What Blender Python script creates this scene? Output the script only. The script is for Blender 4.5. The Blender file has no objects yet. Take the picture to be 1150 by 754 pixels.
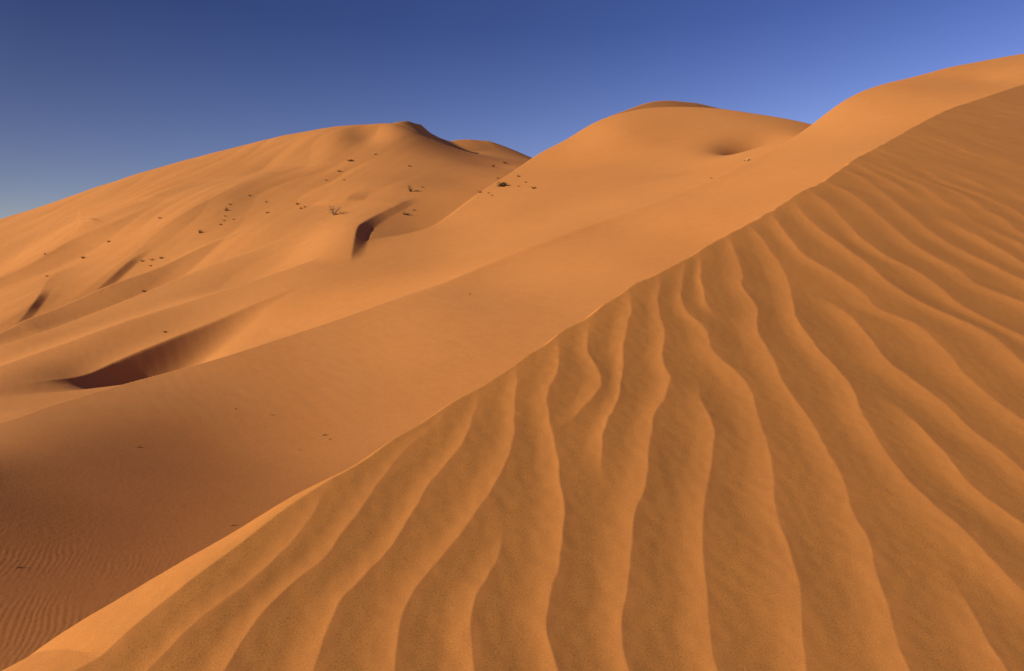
import bpy, math, random
import numpy as np

# ------------------------------------------------------------------ set-up
scene = bpy.context.scene
rng = np.random.default_rng(7)
random.seed(7)
F_PX, W_PX, H_PX, HOR = 767.0, 1150.0, 754.0, 330.0     # photograph's geometry: focal length, size, eye level (pixels)
EYE = 1.6                                               # camera height over the near slope
RES = 1.0                                               # mesh step, in picture widths of a pixel at the photo's distance


def world(px, py, y):
    """A point seen at photo position px, py and y metres ahead."""
    return ((px - 575.0) / F_PX * y, y, (HOR - py) / F_PX * y)


def pts(lst):
    return np.array([world(*p) for p in lst], float)


class Sheet:
    """Smooth surface z(x, y) through measured points (thin plate)."""

    def __init__(self, P, smooth=0.02):
        self.c = P[:, :2].mean(0)
        self.s = 30.0
        X = (P[:, :2] - self.c) / self.s
        n = len(P)
        A = np.zeros((n + 3, n + 3))
        A[:n, :n] = self.k(((X[:, None] - X[None]) ** 2).sum(-1)) + np.eye(n) * smooth * 0.01
        A[:n, n] = 1
        A[:n, n + 1:] = X
        A[n, :n] = 1
        A[n + 1:, :n] = X.T
        self.w = np.linalg.solve(A, np.r_[P[:, 2], 0, 0, 0])
        self.X = X

    @staticmethod
    def k(r2):
        return 0.5 * r2 * np.log(r2 + 1e-9)

    def __call__(self, x, y):
        x = (x - self.c[0]) / self.s
        y = (y - self.c[1]) / self.s
        n = len(self.X)
        z = self.w[n] + self.w[n + 1] * x + self.w[n + 2] * y
        for (a, b), w in zip(self.X, self.w[:n]):
            z = z + w * self.k((x - a) ** 2 + (y - b) ** 2)
        return z


def spline(P, n=12):
    """Catmull-Rom through the rows of P."""
    P = np.asarray(P, float)
    Q = np.vstack([2 * P[0] - P[1], P, 2 * P[-1] - P[-2]])
    out = []
    for i in range(1, len(Q) - 2):
        t = np.linspace(0, 1, n, endpoint=False)[:, None]
        a, b, c, d = Q[i - 1], Q[i], Q[i + 1], Q[i + 2]
        out.append(0.5 * (2 * b + (c - a) * t + (2 * a - 5 * b + 4 * c - d) * t * t + (3 * b - a - 3 * c + d) * t ** 3))
    out.append(Q[-2][None])
    return np.vstack(out)


def line_dist(L, x, y):
    """Signed distance to a plan polyline (positive to the left of its heading) and the running length fraction."""
    best = np.full(x.shape, 1e18)
    sd = np.zeros(x.shape)
    fr = np.zeros(x.shape)
    seg = np.hypot(*(L[1:, :2] - L[:-1, :2]).T)
    cum = np.r_[0, np.cumsum(seg)] / seg.sum()
    n = len(L) - 1
    for i in range(n):
        ax, ay = L[i, :2]
        dx, dy = L[i + 1, :2] - L[i, :2]
        l2 = dx * dx + dy * dy
        t = ((x - ax) * dx + (y - ay) * dy) / l2
        tc = np.clip(t, 0 if i else -60.0, 1 if i < n - 1 else 60.0)
        ex = x - ax - tc * dx
        ey = y - ay - tc * dy
        d2 = ex * ex + ey * ey
        m = d2 < best
        best = np.where(m, d2, best)
        sg = np.where(dx * ey - dy * ex >= 0, 1.0, -1.0)
        sd = np.where(m, np.sqrt(d2) * sg, sd)
        fr = np.where(m, cum[i] + np.clip(tc, 0, 1) * (cum[i + 1] - cum[i]), fr)
    return sd, fr


def smax(a, b, k):
    h = np.clip(0.5 + 0.5 * (a - b) / k, 0, 1)
    return b + (a - b) * h + k * h * (1 - h)


def sstep(a, b, x):
    t = np.clip((x - a) / (b - a), 0, 1)
    return t * t * (3 - 2 * t)


_perm = rng.permutation(512)
_perm = np.r_[_perm, _perm, _perm]
_grad = rng.uniform(0, 2 * np.pi, 512)
_gx, _gy = np.cos(_grad), np.sin(_grad)


def noise(x, y, seed=0):
    """Gradient noise in about -0.7..0.7."""
    xi = np.floor(x).astype(np.int64)
    yi = np.floor(y).astype(np.int64)
    fx, fy = x - xi, y - yi
    ux = fx * fx * fx * (fx * (fx * 6 - 15) + 10)
    uy = fy * fy * fy * (fy * (fy * 6 - 15) + 10)

    def g(ix, iy, dx, dy):
        h = _perm[(_perm[(ix + seed * 37) & 511] + iy) & 511]
        return _gx[h] * dx + _gy[h] * dy
    a = g(xi, yi, fx, fy)
    b = g(xi + 1, yi, fx - 1, fy)
    c = g(xi, yi + 1, fx, fy - 1)
    d = g(xi + 1, yi + 1, fx - 1, fy - 1)
    return (a + (b - a) * ux) * (1 - uy) + (c + (d - c) * ux) * uy


def upsample(C, n0, n1, st):
    """Cubic interpolation of a coarse sampled grid (every st-th row and column) back to n0 x n1."""
    def ax(A, n):
        i = np.arange(n) / st
        k = np.minimum(np.floor(i).astype(int), A.shape[0] - 2)
        t = (i - k)[:, None]
        p0 = A[np.maximum(k - 1, 0)]
        p1 = A[k]
        p2 = A[k + 1]
        p3 = A[np.minimum(k + 2, A.shape[0] - 1)]
        return 0.5 * (2 * p1 + (p2 - p0) * t + (2 * p0 - 5 * p1 + 4 * p2 - p3) * t * t + (3 * p1 - p0 - 3 * p2 + p3) * t ** 3)
    return ax(ax(C, n0).T.copy(), n1).T.copy()


def grid_object(name, X, Y, Z, keep, mat, sort=None):
    """One mesh from a grid of points, only the cells marked keep."""
    n0, n1 = X.shape
    idx = np.arange(n0 * n1).reshape(n0, n1)
    a, b, c, d = idx[:-1, :-1][keep], idx[:-1, 1:][keep], idx[1:, 1:][keep], idx[1:, :-1][keep]
    q = np.stack([a, b, c, d], 1).ravel()
    used = np.zeros(n0 * n1, bool)
    used[q] = True
    remap = np.cumsum(used) - 1
    q = remap[q].astype(np.int32)
    co = np.stack([X.ravel()[used], Y.ravel()[used], Z.ravel()[used]], 1).astype(np.float32)
    me = bpy.data.meshes.new(name)
    me.vertices.add(len(co))
    me.vertices.foreach_set('co', co.ravel())
    nf = len(q) // 4
    me.loops.add(len(q))
    me.loops.foreach_set('vertex_index', q)
    me.polygons.add(nf)
    me.polygons.foreach_set('loop_start', np.arange(0, nf * 4, 4, dtype=np.int32))
    me.polygons.foreach_set('use_smooth', np.ones(nf, bool))
    if sort is not None:
        at = me.attributes.new('sorting', 'FLOAT', 'POINT')
        at.data.foreach_set('value', sort.ravel()[used].astype(np.float32))
    me.update(calc_edges=True)
    me.materials.append(mat)
    o = bpy.data.objects.new(name, me)
    scene.collection.objects.link(o)
    return o


# ------------------------------------------------------------------ camera
cd = bpy.data.cameras.new('camera')
cd.sensor_width = 36.0
cd.lens = 36.0 * F_PX / W_PX
cd.shift_y = -(H_PX / 2 - HOR) / W_PX
cd.clip_end = 20000
cd.clip_start = 0.05
cam = bpy.data.objects.new('camera', cd)
cam.rotation_euler = (math.radians(90), 0, 0)
scene.collection.objects.link(cam)
scene.camera = cam

# ------------------------------------------------------------------ sun and sky
SUN_EL = math.radians(22.0)
SUN_H = np.array([-0.95, -0.31])
SUN_H /= np.hypot(*SUN_H)
sun_vec = np.array([SUN_H[0] * math.cos(SUN_EL), SUN_H[1] * math.cos(SUN_EL), math.sin(SUN_EL)])
ld = bpy.data.lights.new('sun', 'SUN')
ld.energy = 4.8
ld.angle = math.radians(0.55)
ld.color = (1.0, 0.84, 0.62)
sun = bpy.data.objects.new('sun', ld)
from mathutils import Vector
sun.rotation_euler = Vector(sun_vec).to_track_quat('Z', 'Y').to_euler()
scene.collection.objects.link(sun)

wd = bpy.data.worlds.new('World')
scene.world = wd
wd.use_nodes = True
nt = wd.node_tree
bg = nt.nodes['Background']
sk = nt.nodes.new('ShaderNodeTexSky')
sk.sky_type = 'NISHITA'
sk.sun_disc = False
sk.sun_elevation = SUN_EL
sk.sun_rotation = math.atan2(SUN_H[0], SUN_H[1])
sk.altitude = 300
sk.air_density = 1.0
sk.dust_density = 0.4
sk.ozone_density = 2.5
hs = nt.nodes.new('ShaderNodeHueSaturation')
hs.inputs['Saturation'].default_value = 1.2
hs.inputs['Hue'].default_value = 0.527
nt.links.new(sk.outputs[0], hs.inputs['Color'])
# the clear sky deepens away from the point opposite the sun
tcw = nt.nodes.new('ShaderNodeTexCoord')
dt = nt.nodes.new('ShaderNodeVectorMath')
dt.operation = 'DOT_PRODUCT'
dt.inputs[1].default_value = (0.75, 0.62, -0.25)
nt.links.new(tcw.outputs['Generated'], dt.inputs[0])
mr = nt.nodes.new('ShaderNodeMapRange')
mr.inputs['From Min'].default_value = 0.0
mr.inputs['From Max'].default_value = 0.95
mr.inputs['To Min'].default_value = 0.6
mr.inputs['To Max'].default_value = 1.5
nt.links.new(dt.outputs['Value'], mr.inputs['Value'])
sc_ = nt.nodes.new('ShaderNodeVectorMath')
sc_.operation = 'SCALE'
nt.links.new(hs.outputs[0], sc_.inputs[0])
nt.links.new(mr.outputs[0], sc_.inputs['Scale'])
# a little dust pales it low down
sx = nt.nodes.new('ShaderNodeSeparateXYZ')
nt.links.new(tcw.outputs['Generated'], sx.inputs[0])
hz = nt.nodes.new('ShaderNodeMapRange')
hz.inputs['From Min'].default_value = 0.05
hz.inputs['From Max'].default_value = 0.36
nt.links.new(sx.outputs['Z'], hz.inputs['Value'])
lowhigh = nt.nodes.new('ShaderNodeMix')
lowhigh.data_type = 'RGBA'
nt.links.new(hz.outputs[0], lowhigh.inputs[0])
lowhigh.inputs[6].default_value = (2.05, 1.62, 1.50, 1)
lowhigh.inputs[7].default_value = (0.88, 0.86, 0.98, 1)
tint = nt.nodes.new('ShaderNodeVectorMath')
tint.operation = 'MULTIPLY'
nt.links.new(sc_.outputs[0], tint.inputs[0])
nt.links.new(lowhigh.outputs[2], tint.inputs[1])
nt.links.new(tint.outputs[0], bg.inputs['Color'])
bg.inputs['Strength'].default_value = 0.07

vs = scene.view_settings
vs.view_transform = 'Standard'
vs.look = 'None'
vs.exposure = 0.2
vs.gamma = 1.0
vs.use_curve_mapping = False


# ------------------------------------------------------------------ sand
def sand_material(name, base, grain, sorted_sand=False):
    m = bpy.data.materials.new(name)
    m.use_nodes = True
    t = m.node_tree
    N, L = t.nodes, t.links
    bs = N['Principled BSDF']
    bs.inputs['Roughness'].default_value = 0.95
    bs.inputs['Specular IOR Level'].default_value = 0.08
    tc = N.new('ShaderNodeTexCoord')

    def tex(scale, detail, rough=0.5):
        n = N.new('ShaderNodeTexNoise')
        n.inputs['Scale'].default_value = scale
        n.inputs['Detail'].default_value = detail
        n.inputs['Roughness'].default_value = rough
        L.new(tc.outputs['Object'], n.inputs['Vector'])
        return n

    def ramp(src, lo, hi, p0, p1):
        r = N.new('ShaderNodeMapRange')
        r.inputs['From Min'].default_value = p0
        r.inputs['From Max'].default_value = p1
        r.inputs['To Min'].default_value = lo
        r.inputs['To Max'].default_value = hi
        L.new(src.outputs['Fac'], r.inputs['Value'])
        return r

    def mul(a, b):
        r = N.new('ShaderNodeMath')
        r.operation = 'MULTIPLY'
        L.new(a.outputs[0], r.inputs[0])
        L.new(b.outputs[0], r.inputs[1])
        return r
    broad = ramp(tex(0.09, 4), 0.96, 1.04, 0.3, 0.7)
    mid = ramp(tex(1.3, 5, 0.6), 0.975, 1.025, 0.3, 0.7)
    fine = ramp(tex(grain[0], 3, 0.7), 1 - grain[1], 1 + grain[1], 0.3, 0.7)
    f = mul(mul(broad, mid), fine)
    mx = N.new('ShaderNodeMix')
    mx.data_type = 'RGBA'
    hue = tex(0.05, 3)
    L.new(hue.outputs['Fac'], mx.inputs[0])
    mx.inputs[6].default_value = (*[c * k for c, k in zip(base, (1.0, 0.94, 0.88))], 1)
    mx.inputs[7].default_value = (*[c * k for c, k in zip(base, (1.0, 1.06, 1.14))], 1)
    vm = N.new('ShaderNodeVectorMath')
    vm.operation = 'SCALE'
    L.new(mx.outputs[2], vm.inputs[0])
    L.new(f.outputs[0], vm.inputs['Scale'])
    col = vm.outputs[0]
    if sorted_sand:
        # coarse greyer grains lie in the ripple troughs, fine red sand on the crests
        at = N.new('ShaderNodeAttribute')
        at.attribute_name = 'sorting'
        coarse = N.new('ShaderNodeVectorMath')
        coarse.operation = 'MULTIPLY'
        coarse.inputs[1].default_value = (0.97, 1.0, 0.95)
        L.new(col, coarse.inputs[0])
        # scattered dark grains
        vo = N.new('ShaderNodeTexNoise')
        vo.inputs['Scale'].default_value = 240
        vo.inputs['Detail'].default_value = 1
        L.new(tc.outputs['Object'], vo.inputs['Vector'])
        dk = ramp(vo, 1.0, 0.74, 0.56, 0.68)
        spk = N.new('ShaderNodeVectorMath')
        spk.operation = 'SCALE'
        L.new(coarse.outputs[0], spk.inputs[0])
        L.new(dk.outputs[0], spk.inputs['Scale'])
        m2 = N.new('ShaderNodeMix')
        m2.data_type = 'RGBA'
        L.new(at.outputs['Fac'], m2.inputs[0])
        L.new(spk.outputs[0], m2.inputs[6])
        L.new(col, m2.inputs[7])
        col = m2.outputs[2]
    L.new(col, bs.inputs['Base Color'])
    bp = N.new('ShaderNodeBump')
    bp.inputs['Strength'].default_value = grain[2]
    bp.inputs['Distance'].default_value = grain[3]
    L.new(tex(grain[0], 3, 0.8).outputs['Fac'], bp.inputs['Height'])
    L.new(bp.outputs[0], bs.inputs['Normal'])
    return m


SAND = (0.545, 0.233, 0.071)
NEAR_SAND = (0.56, 0.228, 0.060)                        # a little redder and darker, with coarse grains
mat_near = sand_material('near_sand', NEAR_SAND, (330.0, 0.20, 0.22, 0.004), True)
mat_far = sand_material('dune_sand', SAND, (9.0, 0.05, 0.25, 0.02))

# ------------------------------------------------------------------ the dunes beyond, one height field
du = 1.35 * RES / F_PX
U = np.arange(-1.05, 1.05, du)
T = np.exp(np.arange(math.log(4.5), math.log(300.0), 0.0030 * RES))
ST = 4
U = U[:(len(U) - 1) // ST * ST + 1]
T = T[:(len(T) - 1) // ST * ST + 1]
n0, n1 = len(T), len(U)
GX = T[:, None] * U[None]
GY = np.repeat(T[:, None], n1, 1)
CX, CY = GX[::ST, ::ST], GY[::ST, ::ST]


def fine(f):
    return upsample(f, n0, n1, ST)


# near long dune: its ridge line and its face towards us
E_CREST = [(-300, 560, 14), (-150, 515, 16), (0, 475, 19), (60, 455, 21.5), (120, 437, 24), (180, 421, 26.5), (250, 402, 29), (320, 379, 32), (400, 352, 35), (480, 323, 38),
           (550, 297, 41), (620, 269, 44), (700, 241, 47.5), (800, 202, 52), (850, 178, 55.5), (912, 140, 60), (950, 112, 62),
           (990, 95, 64), (1060, 77, 67), (1150, 60, 70), (1300, 40, 76), (1500, 25, 84)]
E_FACE = [(60, 500, 16.9), (150, 500, 18.2), (150, 470, 20.6), (0, 755, 8.6), (0, 630, 11.0), (-150, 600, 10.8), (-150, 530, 12.8), (100, 662, 10.8), (0, 540, 13.9), (150, 560, 14.6), (200, 610, 13.0),
          (250, 573, 14.9), (250, 500, 19.6), (330, 525, 18.4),
          (400, 450, 23.5), (400, 400, 28.5), (500, 400, 27), (500, 350, 33), (600, 340, 33), (600, 380, 28), (700, 300, 36), (700, 330, 32.5),
          (800, 240, 42), (800, 270, 38), (700, 254, 44.5), (800, 213.5, 48.5), (620, 287, 40.5), (850, 188.5, 52), (550, 320, 37.5), (900, 180, 49.5), (900, 205, 44), (1000, 130, 56), (1100, 90, 62.8), (1000, 160, 48), (1150, 85, 60.5)]
# middle dune
C_CREST = [(1050, 190, 72), (980, 162, 79), (912, 140, 84), (850, 128, 88), (800, 121.5, 90.5), (735, 121, 92), (700, 127, 91), (672, 136, 89.5), (640, 155, 87), (600, 177, 83),
           (545, 213, 72), (489, 253, 62), (424, 270, 56.5), (387, 282, 54), (305, 308, 50), (250, 326, 47.8), (200, 343, 45.6), (140, 362, 42.8), (60, 392, 39), (0, 412, 36), (-120, 450, 31)]
C_FACE = [(300, 340, 44), (400, 325, 44), (330, 350, 42.5), (300, 372, 40.5), (250, 390, 38.5), (220, 402, 37.5), (180, 414, 36.5), (130, 421, 35.6), (108, 395, 38.2), (160, 372, 41.3), (60, 425, 31), (60, 410, 34.5), (85, 434, 29), (85, 412, 33.5), (60, 456, 24), (0, 476, 21), (0, 440, 28), (30, 462, 22.5), (110, 442, 27),
          (500, 290, 49), (550, 297, 41.2), (620, 269, 44.3), (700, 241, 47.8), (800, 202, 52.3), (850, 178, 55.8), (900, 147, 63), (480, 315, 42), (620, 240, 56),
          (700, 200, 66), (780, 190, 63.5), (650, 190, 75), (750, 160, 79), (700, 150, 83), (850, 150, 77), (560, 240, 60), (800, 145, 82)]
# great dune on the left
L_CREST = [(-350, 320, 84), (-200, 290, 88), (0, 247, 95), (60, 228, 97), (120, 207, 100), (180, 188, 103), (240, 172, 106.5), (300, 157, 110), (350, 147, 113), (400, 141, 115),
           (440, 139, 113), (460, 154, 118), (475, 166, 123), (505, 167, 131), (545, 165, 136), (600, 180, 139), (680, 205, 145)]
L_FACE = [(0, 400, 42), (0, 350, 57), (60, 340, 58), (120, 335, 58), (100, 300, 66), (0, 300, 73), (200, 290, 63), (300, 300, 56), (300, 262, 64), (200, 260, 70), (300, 230, 75), (375, 240, 68),
          (400, 278, 56), (480, 262, 61), (440, 210, 76), (520, 203, 82), (560, 205, 80), (400, 190, 88), (300, 190, 94), (440, 180, 92), (500, 185, 92),
          (200, 220, 84), (100, 250, 80), (560, 188, 100), (600, 190, 100), (520, 172, 108), (-150, 330, 68)]
CAP = [(640, 160, 84), (675, 135.5, 92), (700, 125, 97), (735, 114, 104), (770, 114.5, 111), (800, 120, 118), (880, 140, 132)]

Sf_E = Sheet(np.vstack([pts(E_CREST), pts(E_FACE)]))
Sf_C = Sheet(np.vstack([pts(C_CREST), pts(C_FACE)]))
Sf_L = Sheet(np.vstack([pts(L_CREST), pts(L_FACE)]))
zE, zC, zL = fine(Sf_E(CX, CY)), fine(Sf_C(CX, CY)), fine(Sf_L(CX, CY))


def crest_fields(C):
    L = spline(pts(C), 6)
    d, s = line_dist(L, CX, CY)
    return fine(d), fine(s), L


dE, sE, LE = crest_fields(E_CREST)          # heading away: the far side is on the left (+)
dC, sC, LC = crest_fields(C_CREST[::-1])
dL, sL, LL = crest_fields(L_CREST)
dK, sK, LK = crest_fields(CAP)


def project(sheet_z, px, py, tmin=20.0, tmax=140.0):
    """Where the sight line through a photo position meets a sampled height field (first hit going outward)."""
    j = int(np.clip(round(((px - 575) / F_PX - U[0]) / du), 0, n1 - 1))
    v = (HOR - py) / F_PX
    rows = np.where((T > tmin) & (T < tmax))[0]
    g = sheet_z[rows, j] - v * T[rows]
    hit = np.where(g >= 0)[0]
    if len(hit) == 0:
        i = rows[int(np.argmax(g / T[rows]))]
    else:
        i = rows[hit[0]]
    return np.array([GX[i, j], GY[i, j], sheet_z[i, j]])


def feature(z, path, amp, wl, wr, power=1.3, tmin=30.0, tmax=140.0):
    """Adds a sharp-crested fold along a path seen in the photo: gentle on its left, falling steeply on its right."""
    P = np.array([project(z, *q, tmin, tmax) if len(q) == 2 else world(*q) for q in path])
    L = spline(P[:, :2], 6)
    pad = 4 * max(wl, wr)
    lo, hi = L.min(0) - pad, L.max(0) + pad
    m = (GX > lo[0]) & (GX < hi[0]) & (GY > lo[1]) & (GY < hi[1])
    x, y = GX[m], GY[m]
    d, s = line_dist(L, x, y)
    # outside the two ends the fold dies away
    e0 = ((x - L[0, 0]) * (L[0, 0] - L[1, 0]) + (y - L[0, 1]) * (L[0, 1] - L[1, 1])) / np.hypot(*(L[0] - L[1]))
    e1 = ((x - L[-1, 0]) * (L[-1, 0] - L[-2, 0]) + (y - L[-1, 1]) * (L[-1, 1] - L[-2, 1])) / np.hypot(*(L[-1] - L[-2]))
    end = np.exp(-(np.maximum(0, np.maximum(np.where(s < 0.02, e0, 0), np.where(s > 0.98, e1, 0))) / (wl * 0.6)) ** 2)
    a = np.interp(s, np.linspace(0, 1, len(amp)), amp) * end
    left = np.exp(-np.maximum(d, 0) ** 2 / (wl * wl))
    right = np.clip(1 + np.minimum(d, 0) / wr, 0, 1) ** power
    z[m] += a * np.where(d > 0, left, right)
    return z


# folds and gullies on the face of the great dune (paths run from the lower end upwards)
zL = feature(zL, [(118, 323), (150, 296), (168, 280), (200, 256), (240, 234), (290, 208), (335, 188)], [0.7, 0.9, 1.1, 1.25, 1.1, 0.7, 0.0], 8, 10.0, 1.8)
zL = feature(zL, [(116, 324), (133, 310), (150, 293), (160, 285), (168, 279)], [0.25, 0.34, 0.34, 0.15, 0.0], 3, 0.7, 1.1)
zL = feature(zL, [(20, 362), (38, 350), (46, 335), (60, 316), (85, 298)], [0.4, 0.6, 0.65, 0.45, 0], 6, 6, 1.8)
zL = feature(zL, [(26, 358), (36, 347), (44, 335), (50, 325)], [0.18, 0.26, 0.2, 0.0], 3, 0.6, 1.1)
zL = feature(zL, [(0, 322), (40, 306), (80, 282), (130, 258), (180, 230)], [0.7, 1.1, 1.0, 0.6, 0], 7, 6, 1.8)
zL = feature(zL, [(20, 288), (90, 258), (160, 232), (230, 205)], [0.0, 0.6, 0.6, 0], 6, 8, 1.8)


def hollow(z, px, py, y, depth, wide, long, turn):
    # a wind-scooped bowl: wide across, long along a heading turned from straight ahead (degrees, to the right)
    x0, y0, _ = world(px, py, y)
    t = math.radians(turn)
    ax, ay = GX - x0, GY - y0
    e = (ax * math.cos(t) - ay * math.sin(t)) / wide
    f = (ax * math.sin(t) + ay * math.cos(t)) / long
    return z - depth * np.exp(-e * e - f * f)


# slip faces right of the left summit, and the crescent hollow below it
zL = feature(zL, [(440, 139, 113), (460, 154, 118), (475, 166, 123), (492, 167, 128), (507, 167, 131)], [0.2, 2.5, 3.9, 2.6, 1.1], 8, 5.8, 1.0)
zL = feature(zL, [(350, 231), (370, 230), (390, 228), (410, 226)], [0.0, 0.22, 0.28, 0.0], 3, 0.7)
zL = feature(zL, [(506, 163, 131), (525, 163.5, 133.5), (545, 165, 136), (575, 172, 138), (600, 180, 139)], [0.2, 1.0, 1.2, 0.8, 0.3], 8, 6.0, 1.2)
zL = hollow(zL, 412, 163, 106, 1.2, 3.5, 7.0, -10)
zL = feature(zL, [(396, 290, 53), (399, 276, 56), (402, 264, 58.5), (410, 250, 61), (426, 236, 64.5), (446, 220, 68)], [0.4, 0.65, 0.8, 0.75, 0.6, 0.3], 5, 6.5, 1.8)
zL = feature(zL, [(396, 290, 53), (399, 276, 56), (402, 264, 58.5), (410, 250, 61), (426, 236, 64.5), (446, 220, 68)], [0.35, 0.45, 0.45, 0.28, 0.14, 0.22], 4, 1.0, 1.1)

# low ridges at the foot of the great dune
A_CREST = [(-120, 420, 42), (0, 374, 48), (28, 360, 50), (67, 345, 52.5), (120, 321.5, 56), (180, 300, 60), (230, 277, 63.5), (280, 258, 66.5), (313, 248, 69), (350, 240, 72)]
B_CREST = [(-120, 432, 39), (0, 389, 43), (58, 369, 46), (110, 350, 49), (160, 330, 52), (228, 302, 57), (310, 275, 61), (350, 256, 64), (390, 236, 67)]


def crest_fields_fine(C):
    L = spline(pts(C), 4)
    m = (GX < -8) & (GX > -60) & (GY > 30) & (GY < 85)
    d, s = np.full(GX.shape, 60.0), np.zeros(GX.shape)
    d[m], s[m] = line_dist(L, GX[m], GY[m])
    return d, s, L


dA, sA, LA = crest_fields_fine(A_CREST)
dB, sB, LB = crest_fields_fine(B_CREST)


def length_frac(L):
    c = np.r_[0, np.cumsum(np.hypot(*(L[1:, :2] - L[:-1, :2]).T))]
    return c / c[-1]


def crest_height(L, s):
    return np.interp(s, length_frac(L), L[:, 2])




def axis_height(L):
    a = L[-1, :2] - L[0, :2]
    a = a / np.hypot(*a)
    return np.interp(GX * a[0] + GY * a[1], L[:, :2] @ a, L[:, 2])


hA, hB = axis_height(LA), axis_height(LB)
rA = hA - np.maximum(-dA, 0) * 0.32 - np.maximum(-dA, 0) ** 2 * 0.01 - np.maximum(dA, 0) * 0.5
rB = hB - np.maximum(-dB, 0) * 0.08 - np.maximum(-dB, 0) ** 2 * 0.010 - np.maximum(dB, 0) * 0.4

# hollow scooped into the middle dune
zC = hollow(zC, 868, 161, 70.5, 4.6, 4.0, 5.5, 12)
zC = hollow(zC, 168, 417, 37.5, 1.35, 3.4, 7.5, 12)

lE = np.maximum(dE, 0)
lC = np.maximum(dC, 0)
lL = np.maximum(dL, 0)
soft = sstep(0.165, 0.24, sE) * sstep(0.45, 0.39, sE)
layE = zE - lE * (0.85 - 0.60 * soft) - 0.012 * lE ** 2
low = sstep(0.23, 0.15, sC)
layC = zC - (np.sqrt(lC ** 2 + 0.09) - 0.3) * (0.75 - 0.4 * low) - 0.010 * lC ** 2
layL = zL - (np.sqrt(lL ** 2 + 0.25) - 0.5) * 0.55 - 0.006 * lL ** 2
hK = crest_height(LK, sK)
layK = hK - np.maximum(-dK, 0) * 0.6 - np.maximum(dK, 0) * 0.35 - 0.004 * dK ** 2

# each dune ends where the nearer one takes over
inE = np.maximum(-dE - 0.2, 0)
inC = np.maximum(-dC - 5.0, 0)
layC = layC - (1.2 + 1.3 * (1 - soft)) * inE - 0.05 * inE ** 2
layL = layL - 0.8 * inC - 0.05 * inC ** 2 - 1.2 * inE
layK = layK - 0.8 * inC - 2.0 * np.maximum(9.0 - GX, 0)
pastA = np.maximum((GX - LA[-1, 0]) * 0.6 + (GY - LA[-1, 1]) * 0.8 + 3, 0)
pastB = np.maximum((GX - LB[-1, 0]) * 0.6 + (GY - LB[-1, 1]) * 0.8 + 3, 0)
far_side = np.where(GX > -8, 50.0, 0.0)
rA = rA - far_side - 0.25 * pastA - 0.03 * pastA ** 2 - 0.5 * inC - inE
rB = rB - far_side - 0.25 * pastB - 0.03 * pastB ** 2 - 0.5 * inC - inE
lays = np.stack([layE, layC, layL, rA, rB, layK])
owner = np.argmax(lays, 0)
Z = smax(layL, layK, 0.3)
Z = smax(Z, rA, 0.35)
Z = smax(Z, rB, 0.35)
Z = smax(Z, layC, 0.2 + 1.0 * low)
Z = smax(Z, layE, 0.10 + 0.6 * soft)
# where the near ridge is only a soft break of slope the two faces run into each other
wq = sstep(-0.9, 0.9, dE)
Z = Z + (zE * (1 - wq) + zC * wq - Z) * soft * sstep(7.0, 4.0, np.abs(dE))
Z += 0.05 * soft * np.exp(-(dE / 0.9) ** 2)
Z = smax(Z, np.full_like(Z, -14.0), 2.0)
# soft ribs running down the great dune, and a fine wind-laid grain over everything
rib = noise((GX - 0.22 * GY) / 5.5 + 0.6 * noise(GX / 9, GY / 12, 35), (GY + 0.3 * GX) / 22.0, 31)
Z += (0.26 * np.abs(rib) + 0.04 * noise((GX - 0.22 * GY) / 1.7, GY / 14.0, 32)) * sstep(46, 62, GY) * sstep(-8, -20, GX)
Z += 0.005 * noise((GX * 0.8 + GY * 0.6) / 0.35, (GY * 0.8 - GX * 0.6) / 1.4, 33) * sstep(16, 26, GY)
# broad unevenness
Z += 0.07 * noise(GX / 9, GY / 9, 1) * sstep(8, 30, GY) + 0.012 * noise(GX / 2.5, GY / 2.5, 2)
# small wind ripples on the floor of the near hollow
ru = (GX * 0.93 + GY * 0.38)
wob = noise(GX / 0.8, GY / 1.3, 5) * 0.16 + noise(GX / 0.3, GY / 0.5, 6) * 0.045
ph = (ru + wob) / 0.088
pm = np.clip(noise(GX / 1.1 + 3.3, GY / 1.5, 8) * 2.2 + 0.40, 0, 1) * sstep(13.5, 11.0, GY) * sstep(-4.6, -5.6, GX)
Z += 0.0022 * pm * (np.abs(((ph % 1.0) - 0.5) * 2) - 0.5)

NAMES = {0: 'near_dune', 1: 'middle_dune', 2: 'great_dune', 3: 'low_ridge', 4: 'low_ridge', 5: 'far_dune'}
oc = owner[:-1, :-1]
for ids, nm in (((0,), 'sand_dune'), ((1,), 'sand_dune'), ((2, 3, 4), 'sand_dune'), ((5,), 'sand_dune')):
    keep = np.isin(oc, ids)
    o = grid_object(nm, GX, GY, Z, keep, mat_far)
    o['kind'] = 'structure'

# desert floor out to the horizon
bx = np.linspace(-6000, 6000, 61)
FX, FY = np.meshgrid(bx, bx)
o = grid_object('desert_ground', FX, FY, -13.0 + 0 * FX, np.ones((60, 60), bool), mat_far)
o['kind'] = 'structure'

# ------------------------------------------------------------------ the rippled near slope
FA, FB = -0.10, 0.43


def flank(x, y):
    return FA * x + FB * y - EYE


def on_flank(p):
    p = np.array(p, float)
    u, v = (p[:, 0] - 575) / F_PX, (HOR - p[:, 1]) / F_PX
    t = EYE / (FA * u + FB - v)
    return np.c_[u * t, t]


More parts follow.
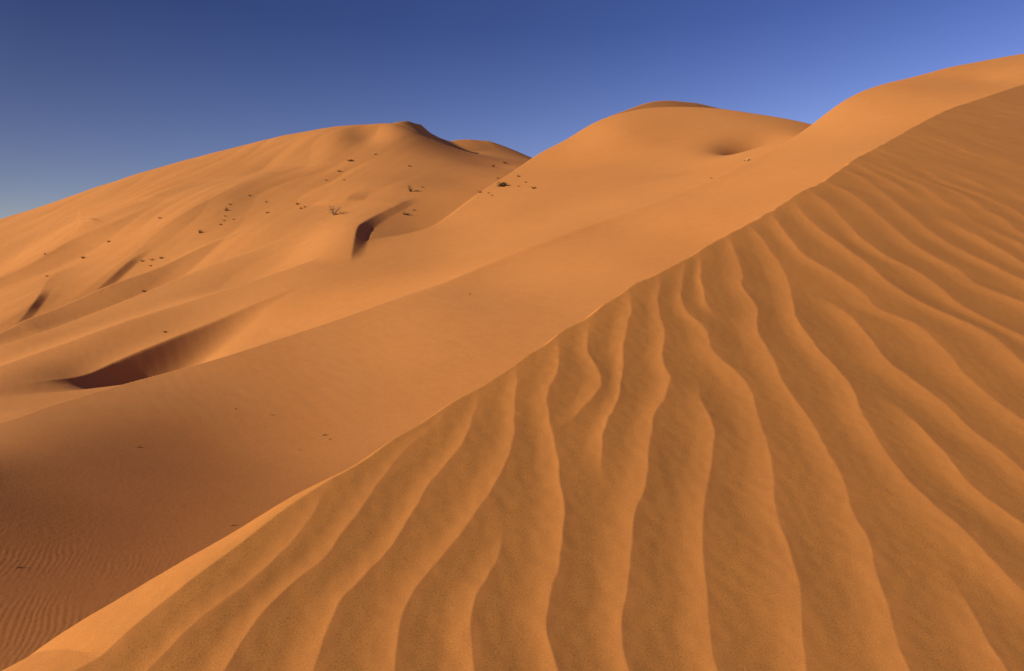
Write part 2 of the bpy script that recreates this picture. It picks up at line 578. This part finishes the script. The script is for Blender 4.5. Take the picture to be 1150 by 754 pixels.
FC = [(20, 790), (60, 768), (90, 752), (115, 738), (146, 709), (195, 670), (257, 622), (323, 571), (365, 543), (400, 523), (440, 495), (475, 476), (510, 450),
      (545, 430), (580, 408), (610, 388), (632, 372), (660, 356), (690, 335), (720, 317), (755, 300), (800, 273), (850, 246), (900, 216), (925, 203),
      (960, 179), (985, 165), (1020, 146), (1060, 125), (1100, 111), (1150, 94.5)]
R={}
R[0]=[(175,690),(155,700),(132,728),(112,754)]
R[1]=[(365,556),(342,593),(318,622),(290,648),(259,673),(227,694),(200,720),(182,740),(168,754)]
R[2]=[(508,455),(495,470),(471,490),(457,504),(442,525),(419,551),(405,574),(387,600),(367,626),(353,641),(328,662),(307,681),(290,702),(273,727),(255,754)]
R[3]=[(535,445),(533,463),(520,495),(515,504),(494,530),(475,560),(459,587),(442,614),(421,641),(398,664),(380,683),(370,706),(360,734),(353,754)]
R[4]=[(579,415),(580,432),(579,463),(573,502),(568,523),(557,546),(539,574),(515,605),(487,636),(463,667),(452,692),(445,716),(442,754)]
R[5]=[(556,572),(563,587),(563,612),(555,633),(539,660),(530,688),(531,713),(534,754)]
R[6]=[(626,383),(627,411),(620,432),(613,453),(616,470),(622,495),(627,526),(631,550),(634,567),(632,601),(626,643),(617,678),(616,706),(621,730),(628,754)]
R[61]=[(666,356),(662,363),(659,394),(670,418),(672,440),(645,470),(624,488)]
R[62]=[(706,338),(709,352),(702,385),(697,430),(690,463),(676,495),(674,526),(680,549)]
R[7]=[(740,321),(739,345),(746,377),(744,408),(753,429),(746,450),(732,474),(728,516),(728,532),(720,560),(711,581),(710,619),(706,657),(699,699),(699,720),(708,754)]
R[8]=[(784,425),(787,453),(800,481),(801,509),(797,530),(789,574),(788,608),(793,654),(797,706),(809,754)]
R[9]=[(768,305),(764,325),(766,338),(771,352),(792,373),(802,401),(828,422),(844,443),(854,481),(866,510),(870,532),(867,556),(875,584),(886,612),(891,643),(898,685),(903,727),(907,754)]
R[91]=[(785,290),(787,307),(789,328),(799,352),(818,366)]
R[10]=[(816,267),(825,280),(833,306),(833,321),(849,345),(851,370),(868,408),(882,439),(900,460),(920,488),(932,510),(948,542),(957,574),(976,608),(981,643),(993,678),(1004,720),(1021,754)]
R[11]=[(1040,612),(1056,633),(1084,674),(1108,723),(1129,754)]
R[12]=[(842,253),(861,276),(875,297),(887,321),(893,352),(907,380),(941,418),(959,439),(966,463),(987,500),(1014,532),(1049,570),(1084,601),(1115,633),(1150,667)]
R[13]=[(970,440),(993,446),(1021,470),(1049,498),(1065,515),(1084,542),(1126,574),(1150,591)]
R[14]=[(895,328),(924,335),(955,356),(976,380),(997,408),(1025,429),(1060,453),(1091,484),(1126,509),(1150,533)]
R[15]=[(866,237),(882,264),(903,288),(934,307),(966,328),(987,349),(1028,366),(1056,390),(1080,418),(1115,450),(1150,474)]
R[16]=[(889,226),(915,254),(945,278),(976,300),(1000,321),(1035,342),(1073,359),(1115,380),(1150,411)]
R[17]=[(905,212),(931,232),(959,262),(987,285),(1028,306),(1049,320),(1080,345),(1115,363),(1150,380)]
R[18]=[(925,203),(955,218),(993,248),(1028,278),(1073,302),(1098,321),(1150,342)]
R[19]=[(945,190),(973,202),(1014,236),(1053,267),(1119,302),(1150,317)]

nu = 1.2 * RES / F_PX
FU = np.arange(-1.25, 1.15, nu)
g0, g1 = EYE / 0.8, EYE / 110.0
FT = EYE / np.arange(g0, g1, -1.2 * RES / F_PX)
FT = np.r_[FT[FT < 6.0], np.exp(np.arange(math.log(6.03), math.log(110.0), 0.005))]
m0, m1 = len(FT), len(FU)
NX = FT[:, None] * FU[None]
NY = np.repeat(FT[:, None], m1, 1)

# every ripple as a curve across the slope: q (sideways) as a function of p (along it)
DP = 0.02
pg = np.arange(0.3, 40.0, DP)
ca, sa = math.cos(math.radians(5)), math.sin(math.radians(5))


def to_pq(x, y):
    return y * ca + x * sa, x * ca - y * sa


def gauss(a, sig):
    r = int(sig * 3) + 1
    k = np.exp(-0.5 * (np.arange(-r, r + 1) / sig) ** 2)
    return np.convolve(np.pad(a, r, mode='edge'), k / k.sum(), 'valid')


curves, weight = [], []
FREE_TOP = {5: 1, 8: 1, 11: 1, 13: 1, 14: 1}           # ripples that begin on the open slope
FREE_END = {61: 1, 62: 1, 91: 1}                       # ripples that die out going down
order = [0, 1, 2, 3, 4, 5, 6, 61, 62, 7, 8, 9, 91, 10, 11, 12, 13, 14, 15, 16, 17, 18, 19]
for k in order:
    P = spline(on_flank(R[k]), 8)
    p, q = to_pq(P[:, 0], P[:, 1])
    i = np.argsort(p)
    p, q = p[i], q[i]
    c = np.interp(pg, p, q)
    # carry on straight past the traced ends
    s_lo = (q[min(len(q) - 1, 14)] - q[0]) / (p[min(len(p) - 1, 14)] - p[0] + 1e-6)
    s_hi = (q[-1] - q[-14]) / (p[-1] - p[-14] + 1e-6)
    c = np.where(pg < p[0], q[0] + (pg - p[0]) * np.clip(s_lo, -.3, .3), c)
    c = np.where(pg > p[-1], q[-1] + (pg - p[-1]) * np.clip(s_hi, -.2, .2), c)
    w = np.ones_like(pg)
    if k in FREE_TOP:
        w *= sstep(p[-1] + 0.05, p[-1] - 0.35, pg)
    if k in FREE_END:
        w *= sstep(p[0] - 0.03, p[0] + 0.25, pg)
    curves.append(gauss(c, 1.6))
    weight.append(w)
last = curves[-1]
for j in range(1, 60):
    off = 0.30 * j + 0.02 * j * noise(np.array([j * 0.7]), np.array([3.1]), 3)[0]
    base = gauss(last, 20)
    base = np.where(pg > 9, np.interp(9.0, pg, base) + 0.04 * (pg - 9), base)
    c = base + off + 0.16 * noise(pg / 1.1 + j * 0.23, np.full_like(pg, j * 0.31), 4) + 0.04 * noise(pg / 0.35, np.full_like(pg, j * 0.9), 5)
    curves.append(c)
    weight.append(sstep(-0.35, 0.0, noise(pg / 2.0, np.full_like(pg, j * 1.7), 6)))
# left of the first traced one nothing shows but the sun-lit edge
curves, weight = np.array(curves), np.array(weight)
nk = len(curves)
gapL, gapR = np.full_like(curves, 0.25), np.full_like(curves, 0.25)
for i in range(nk):
    dd = curves - curves[i]
    act = weight > 0.3
    act[i] = False
    gapL[i] = np.min(np.where((dd < -0.02) & act, -dd, 9), 0)
    gapR[i] = np.min(np.where((dd > 0.02) & act, dd, 9), 0)
    gapL[i] = gauss(np.clip(gapL[i], 0.09, 0.36), 10)
    gapR[i] = gauss(np.clip(gapR[i], 0.09, 0.36), 10)

PP, QQ = to_pq(NX, NY)
QQ = QQ + 0.016 * noise(NX / 0.16, NY / 0.26, 11) + 0.006 * noise(NX / 0.05, NY / 0.08, 12)
RIP = np.zeros_like(NX)
SORT = np.zeros_like(NX)                                # 1 where the fine red sand gathers on the crests, 0 in the coarse troughs
amp_var = 0.9 + 0.5 * noise(NX / 0.8, NY / 1.4, 13)
for i in range(nk):
    c = np.interp(PP, pg, curves[i])
    near = np.abs(QQ - c) < 0.5
    rr, cc = np.where(near)
    if len(rr) == 0:
        continue
    p_, d = PP[near], QQ[near] - c[near]
    gl, gr, w = np.interp(p_, pg, gapL[i]), np.interp(p_, pg, gapR[i]), np.interp(p_, pg, weight[i])
    A = 0.054 * np.minimum(0.5 * (gl + gr), 0.27) * w
    lf = np.clip(1 + d / (0.47 * gl), 0, 1) ** 1.8
    rt = np.clip(1 - d / (1.0 * gr), 0, 1) ** 1.9
    h = A * np.where(d < 0, lf, rt)
    RIP[near] += h
    SORT[near] = np.maximum(SORT[near], np.where(d < 0, np.clip(1 + d / (0.6 * gl), 0, 1), np.clip(1 - d / (0.25 * gr), 0, 1)) * w)
RIP *= amp_var * (1 - 0.80 * sstep(3.6, 10.0, NY))

Lc = spline(on_flank(FC), 6)
cx, cy = NX[::4, ::4], NY[::4, ::4]
dF = upsample(np.pad(line_dist(Lc, cx, cy)[0], ((0, 1), (0, 1)), mode='edge'), m0, m1, 4)
dF = dF + 0.014 * noise(NX / 0.22, NY / 0.3, 21) * np.clip(NY / 2, 0.6, 1.3)
lF = np.maximum(dF, 0)
fade = sstep(0.0, 0.10, -dF)
NZ = flank(NX, NY) + RIP * (0.12 + 0.88 * sstep(-0.02, 0.18, -dF)) * np.exp(-lF / 0.1)
NZ += 0.02 * noise(NX / 1.1, NY / 1.4, 14) + 0.006 * noise(NX / 0.3, NY / 0.4, 15) + 0.0012 * noise(NX / 0.045, NY / 0.045, 16)
cap = np.minimum(lF, 0.5)
NZ -= (0.41 + 0.50 * sstep(1.75, 2.6, NY)) * cap + 0.62 * cap ** 2 + np.maximum(lF - 0.5, 0) * 1.18
NZ = np.maximum(NZ, -12.0)
keep = (dF[:-1, :-1] < 14)
SORT *= 1 - 0.6 * sstep(5.0, 14.0, NY)
o = grid_object('foreground_dune', NX, NY, NZ, keep, mat_near, np.clip(np.maximum(SORT, sstep(0, 0.08, dF)), 0, 1))
o['kind'] = 'structure'

# ------------------------------------------------------------------ dry plants on the sand
def plain_material(name, a, b):
    m = bpy.data.materials.new(name)
    m.use_nodes = True
    N, L = m.node_tree.nodes, m.node_tree.links
    bs = N['Principled BSDF']
    bs.inputs['Roughness'].default_value = 0.85
    bs.inputs['Specular IOR Level'].default_value = 0.2
    n = N.new('ShaderNodeTexNoise')
    n.inputs['Scale'].default_value = 6
    mx = N.new('ShaderNodeMix')
    mx.data_type = 'RGBA'
    mx.inputs[6].default_value = (*a, 1)
    mx.inputs[7].default_value = (*b, 1)
    L.new(n.outputs['Fac'], mx.inputs[0])
    L.new(mx.outputs[2], bs.inputs['Base Color'])
    return m


M_DEAD = plain_material('grey_dead_wood', (0.24, 0.17, 0.10), (0.40, 0.30, 0.19))
M_DARK = plain_material('dark_dry_stems', (0.07, 0.042, 0.022), (0.17, 0.10, 0.045))
M_LEAF = plain_material('dull_green_leaves', (0.05, 0.055, 0.022), (0.10, 0.09, 0.04))
M_STRAW = plain_material('straw', (0.50, 0.36, 0.15), (0.62, 0.47, 0.22))


def tube(V, Fc, path, r0, r1, sides=5):
    path = [Vector(p) for p in path]
    base = len(V)
    for i, p in enumerate(path):
        d = (path[min(i + 1, len(path) - 1)] - path[max(i - 1, 0)]).normalized()
        a = d.orthogonal().normalized()
        b = d.cross(a)
        r = r0 + (r1 - r0) * i / (len(path) - 1)
        for k in range(sides):
            t = 2 * math.pi * k / sides
            V.append(p + a * r * math.cos(t) + b * r * math.sin(t))
    for i in range(len(path) - 1):
        for k in range(sides):
            k2 = (k + 1) % sides
            Fc.append((base + i * sides + k, base + i * sides + k2, base + (i + 1) * sides + k2, base + (i + 1) * sides + k))
    Fc.append(tuple(base + k for k in range(sides))[::-1])
    Fc.append(tuple(base + (len(path) - 1) * sides + k for k in range(sides)))


def mesh_of(name, V, Fc, mat):
    me = bpy.data.meshes.new(name)
    me.from_pydata([tuple(v) for v in V], [], Fc)
    me.materials.append(mat)
    me.update()
    return me


def bent(p, d, length, n, droop, wander, R):
    out = [Vector(p)]
    d = Vector(d).normalized()
    for i in range(n):
        d = (d + Vector((R.gauss(0, wander), R.gauss(0, wander), R.gauss(0, wander) - droop))).normalized()
        out.append(out[-1] + d * (length / n))
    return out


def branching(R, stems, h, spread, r, twigs, droop=0.02):
    """Stems rising from one root with side twigs: returns stem and twig geometry."""
    V, Fc, V2, F2 = [], [], [], []
    tips = []
    for i in range(stems):
        a = R.uniform(0, 2 * math.pi)
        d = (math.cos(a) * spread * R.uniform(0.4, 1.2), math.sin(a) * spread * R.uniform(0.4, 1.2), 1)
        P = bent((R.gauss(0, 0.03), R.gauss(0, 0.03), -0.06), d, h * R.uniform(0.7, 1.25), 5, droop, 0.16, R)
        tube(V, Fc, P, r, r * 0.35)
        for k in range(twigs):
            j = R.randint(1, 4)
            b = R.uniform(0, 2 * math.pi)
            Q = bent(P[j], (math.cos(b), math.sin(b), R.uniform(0.1, 1.0)), h * R.uniform(0.25, 0.55), 4, droop, 0.22, R)
            tube(V2, F2, Q, r * 0.5, r * 0.18, 4)
            tips += Q[1:]
    return V, Fc, V2, F2, tips


def leaves(R, spots, n, size):
    V, Fc = [], []
    for i in range(n):
        p = R.choice(spots) + Vector((R.gauss(0, 0.05), R.gauss(0, 0.05), R.gauss(0, 0.05)))
        p.z = max(p.z, 0.0)
        a = Vector((R.gauss(0, 1), R.gauss(0, 1), R.gauss(0, 1))).normalized() * size * R.uniform(0.6, 1.4)
        b = a.orthogonal().normalized() * size * 0.4
        k = len(V)
        V += [p - a, p + b, p + a, p - b]
        Fc.append((k, k + 1, k + 2, k + 3))
    return V, Fc


def tag(o, label, cat, group=None):
    o['label'] = label
    o['category'] = cat
    if group:
        o['group'] = group


def link(o):
    scene.collection.objects.link(o)
    return o


# the finished ground, as the camera sees it
def ground(px, py, back=0.0):
    j = int(np.clip(round(((px - 575) / F_PX - U[0]) / du), 0, n1 - 1))
    v = (HOR - py) / F_PX
    g = Z[:, j] - v * T
    ok = np.where((g >= 0) & (T > 6))[0]
    i = ok[0] if len(ok) else int(np.argmax(g / T))
    return Vector((GX[i, j], GY[i, j], Z[i, j]))


# four small tufts and two twigs to copy from
def tuft_mesh(seed, blades, mat, name):
    R = random.Random(seed)
    V, Fc = [], []
    for i in range(blades):
        a = R.uniform(0, 2 * math.pi)
        o_ = R.uniform(0, 0.28)
        P = bent((math.cos(a) * o_, math.sin(a) * o_, -0.08), (math.cos(a) * R.uniform(0.1, 0.8), math.sin(a) * R.uniform(0.1, 0.8), 1),
                 R.uniform(0.45, 1.05), 3, 0.14, 0.14, R)
        tube(V, Fc, P, 0.045, 0.012, 4)
    return mesh_of(name, V, Fc, mat)


TUFTS = [tuft_mesh(s, 26, M_DARK, 'grass_tuft') for s in (3, 5, 8, 13)]
STRAW = tuft_mesh(21, 30, M_STRAW, 'straw_tuft')


def twig_mesh(seed):
    R = random.Random(seed)
    V, Fc = [], []
    P = bent((-0.5, 0, 0.03), (1, 0, 0.25), 1.05, 6, 0.05, 0.12, R)
    tube(V, Fc, P, 0.035, 0.015, 5)
    for j in (2, 3, 4):
        Q = bent(P[j], (0.7, R.choice((-1, 1)) * 0.8, 0.5), 0.32, 3, 0.05, 0.15, R)
        tube(V, Fc, Q, 0.022, 0.008, 4)
    return mesh_of('dry_twig', V, Fc, M_DARK)


TWIGS = [twig_mesh(2), twig_mesh(6)]


def put(me, px, py, w, h, label, cat, group=None, seed=0, turn=None):
    """Stands a copy of a small plant where the photo shows it; w and h are its size there in pixels."""
    p = ground(px, py)
    m = p.y / F_PX
    o = link(bpy.data.objects.new(me.name.split('.')[0], me))
    R = random.Random(seed * 31 + int(px * 7 + py))
    o.location = p
    o.rotation_euler = (0, 0, turn if turn is not None else R.uniform(0, 6.28))
    w, h = w * 0.70, h * 0.70
    sx = w * m / (0.95 if 'twig' not in me.name else 1.05)
    o.scale = (sx, sx, h * m / (0.75 if 'twig' not in me.name else 0.3))
    tag(o, label, cat, group)
    return o


def bush(name, px, py, w, h, label, seed, stems, spread, r, twigs, mat, leaf=None, n_leaf=0, leaf_size=0.06, crown='twigs'):
    """A larger plant: root Empty with its stems and its crown."""
    p = ground(px, py)
    m = p.y / F_PX
    R = random.Random(seed)
    V, Fc, V2, F2, tips = branching(R, stems, 1.0, spread, r, twigs)
    e = link(bpy.data.objects.new(name, None))
    e.location = p
    e.scale = (w * m / 1.6, w * m / 1.6, h * m / 1.15)
    tag(e, label, 'shrub')
    s = link(bpy.data.objects.new('stem', mesh_of('stem', V, Fc, mat)))
    s.parent = e
    t = link(bpy.data.objects.new(crown, mesh_of(crown, V2, F2, mat)))
    t.parent = e
    if n_leaf:
        lv, lf_ = leaves(R, tips, n_leaf, leaf_size)
        f = link(bpy.data.objects.new('foliage', mesh_of('foliage', lv, lf_, leaf)))
        f.parent = e
    return e


bush('dead_shrub', 374, 242, 25, 14, 'grey dead leafless shrub, the largest, with a dark sharp shadow left of the crescent hollow', 4, 9, 0.9, 0.022, 7, M_DEAD)
bush('upright_shrub', 461, 215.5, 8, 9, 'small dark upright shrub on bright sand just above the crescent hollow', 9, 5, 0.45, 0.06, 5, M_DARK, M_LEAF, 90, 0.07)
bush('low_bush', 564, 210, 12, 6.5, 'dark rounded bush, largest of the clumps beside the middle dune\'s left edge', 12, 9, 1.3, 0.04, 6, M_DARK, M_LEAF, 520, 0.10)
bush('flat_shrub', 394, 181.5, 9, 3.5, 'dull green low shrub on the great left dune below its summit', 15, 8, 1.6, 0.03, 5, M_DARK, M_LEAF, 240, 0.09)

DOT = 'scattered dry tufts on the left dune'
RIGHT = 'dry tufts beside the middle dune\'s left edge'
NEAR = 'dry twigs lying on the smooth near slope'
small = [
    # px, py, w, h, label, group
    (467, 215.5, 6, 2.2, 'flat dark tuft touching the right foot of the small upright shrub', None),
    (474, 211, 3.5, 2, 'tiny dark tuft a little right of the small upright shrub', None),
    (456, 241.5, 9, 3.5, 'dark dry tuft on the shaded floor inside the crescent hollow', None),
    (465, 236.5, 4, 2, 'tiny tuft up the slope from the dark tuft inside the crescent hollow', None),
    (334, 230, 5, 4, 'dark compact tuft left of the grey dead shrub, level with the thin sand lip', None),
    (337.5, 235, 4, 2.5, 'left one of two small tufts just under the compact dark tuft', None),
    (342, 233.5, 3.5, 2.5, 'right one of two small tufts just under the compact dark tuft', None),
    (381, 193.5, 7, 3, 'flat brown tuft just below the dull green low shrub', None),
    (422, 174, 3.5, 2.5, 'lone dark dot of a tuft on the spur straight below the left summit', None),
    (460, 187.5, 4.5, 2.5, 'lone dark tuft on bright sand below the summit slip face', None),
    (386, 203, 3, 2, 'small tuft under the flat brown tuft, right one of a spaced pair', None),
    (367, 203.5, 4, 2.5, 'small tuft under the flat brown tuft, left one of a spaced pair', None),
    (224, 262, 5, 7, 'tall dark leaning tuft on the shaded flank of the long gully', None),
    (254.5, 237, 5, 5, 'tallest dark tuft in the cluster above the tall leaning tuft', None),
    (258, 231, 3, 2.5, 'tiny dry tuft in the cluster on the left dune\'s mid slope', DOT),
    (253.5, 243.5, 3, 2, 'tiny dry tuft in the cluster on the left dune\'s mid slope', DOT),
    (248, 253, 3.5, 2.5, 'tiny dry tuft in the cluster on the left dune\'s mid slope', DOT),
    (251.5, 248.5, 3, 2, 'tiny dry tuft in the cluster on the left dune\'s mid slope', DOT),
    (263, 247, 3, 2, 'tiny dry tuft in the cluster on the left dune\'s mid slope', DOT),
    (280.5, 221, 3.5, 2.5, 'upper tuft between the tuft cluster and the compact dark tuft', None),
    (298.5, 227.5, 3, 3, 'dark tuft above a flat one, midway between the cluster and the dead shrub', None),
    (300, 239.5, 5, 2, 'flat dark tuft midway between the tuft cluster and the dead shrub', None),
    (121.5, 272.5, 4, 4, 'small upright tuft above the long gully, high on the left dune', None),
    (93, 291, 6, 4, 'dark tuft on bright sand between the two gullies', None),
    (180, 246, 6, 2.5, 'flat tuft on the lit rib above the long gully', None),
    (50, 286, 3, 2.5, 'tiny tuft highest toward the left edge of the great dune', None),
    (53, 311, 5, 2, 'flat tuft just above the short gully near the picture\'s left edge', None),
    (160, 294, 6, 2.5, 'dry tuft beside the foot of the long gully, nearest its dark crease', None),
    (170, 292.5, 6, 2.5, 'dry tuft at the foot of the long gully, middle of a short row', None),
    (181, 290.5, 7, 3, 'dry tuft at the foot of the long gully, far right of a short row', None),
    (169, 300, 3, 2.5, 'tiny tuft below the short row at the foot of the long gully', None),
    (160.5, 328.5, 5, 3, 'dark tuft alone on the low ridge below the long gully', None),
    (186, 374, 6, 3, 'dark tuft alone on the slope above the big shadowed bowl', None),
    (554, 187.5, 5, 4, 'dark tuft left of a flat one, far side of the middle dune\'s left edge', None),
    (567, 184, 8, 3, 'flat dark tuft near the skyline notch between the two big dunes', None),
    (559, 201, 4, 2.5, 'tuft directly on the middle dune\'s left edge above the rounded bush', None),
    (539, 217, 5.5, 3.5, 'dark tuft lowest on the middle dune\'s left edge, below the rounded bush', None),
    (582, 199, 5.5, 3, 'dark tuft up the slope to the right of the rounded bush', None),
    (549, 217.5, 3, 2, 'tiny faint tuft between the rounded bush and the lowest dark tuft', RIGHT),
    (552.5, 220.5, 4, 1.6, 'tiny faint tuft between the rounded bush and the lowest dark tuft', RIGHT),
    (583, 210, 3.5, 2, 'tiny faint tuft just right of the rounded bush', RIGHT),
    (590.5, 205.5, 3.5, 2, 'tiny faint tuft midway between the rounded bush and the spreading dark tuft', RIGHT),
    (600.5, 212.5, 7, 4, 'spreading dark tuft farthest right of those near the rounded bush', None),
    (842, 180.5, 4, 2, 'dark tuft at the bottom rim of the round hollow on the middle dune', None),
]
for i, (px, py, w, h, lab, grp) in enumerate(small):
    put(TUFTS[i % 4], px, py, w, h, lab, 'grass tuft', grp, i)
put(STRAW, 838, 182, 7, 6, 'pale straw coloured tuft at the rim of the round hollow on the middle dune', 'grass tuft')
twigs = [
    (800, 201, 9, 4, 'dark fallen twig below the round hollow on the middle dune', None),
    (365, 489, 10, 5, 'forked dry twig on the smooth near slope, closest to the rippled crest\'s upper half', None),
    (371, 494, 5, 3, 'short twig just right of the forked dry twig on the near slope', None),
    (157, 503, 10, 5, 'dark dry twig standing alone above the fine ripples on the near slope', None),
    (307, 467, 9, 2.5, 'thin flat twig on the near slope, right one of two up from the forked twig', None),
    (265, 460, 4, 4, 'tiny upright twig on the near slope below the bowl\'s sharp crest', None),
    (336, 506, 4, 3, 'tiny twig just down the slope left of the forked dry twig', None),
    (262, 591, 10, 4, 'dark twig beside the sunlit edge of the rippled crest, below the others', None),
    (22, 638, 12, 5, 'dark twig in the shaded corner at the far left of the near slope', None),
    (529, 331, 5, 4, 'tiny twig on smooth sand just below the soft lit crest', None),
]
for i, (px, py, w, h, lab, grp) in enumerate(twigs):
    put(TWIGS[i % 2], px, py, w, h, lab, 'twig', grp, i, 0.5 + 0.3 * (i % 3))
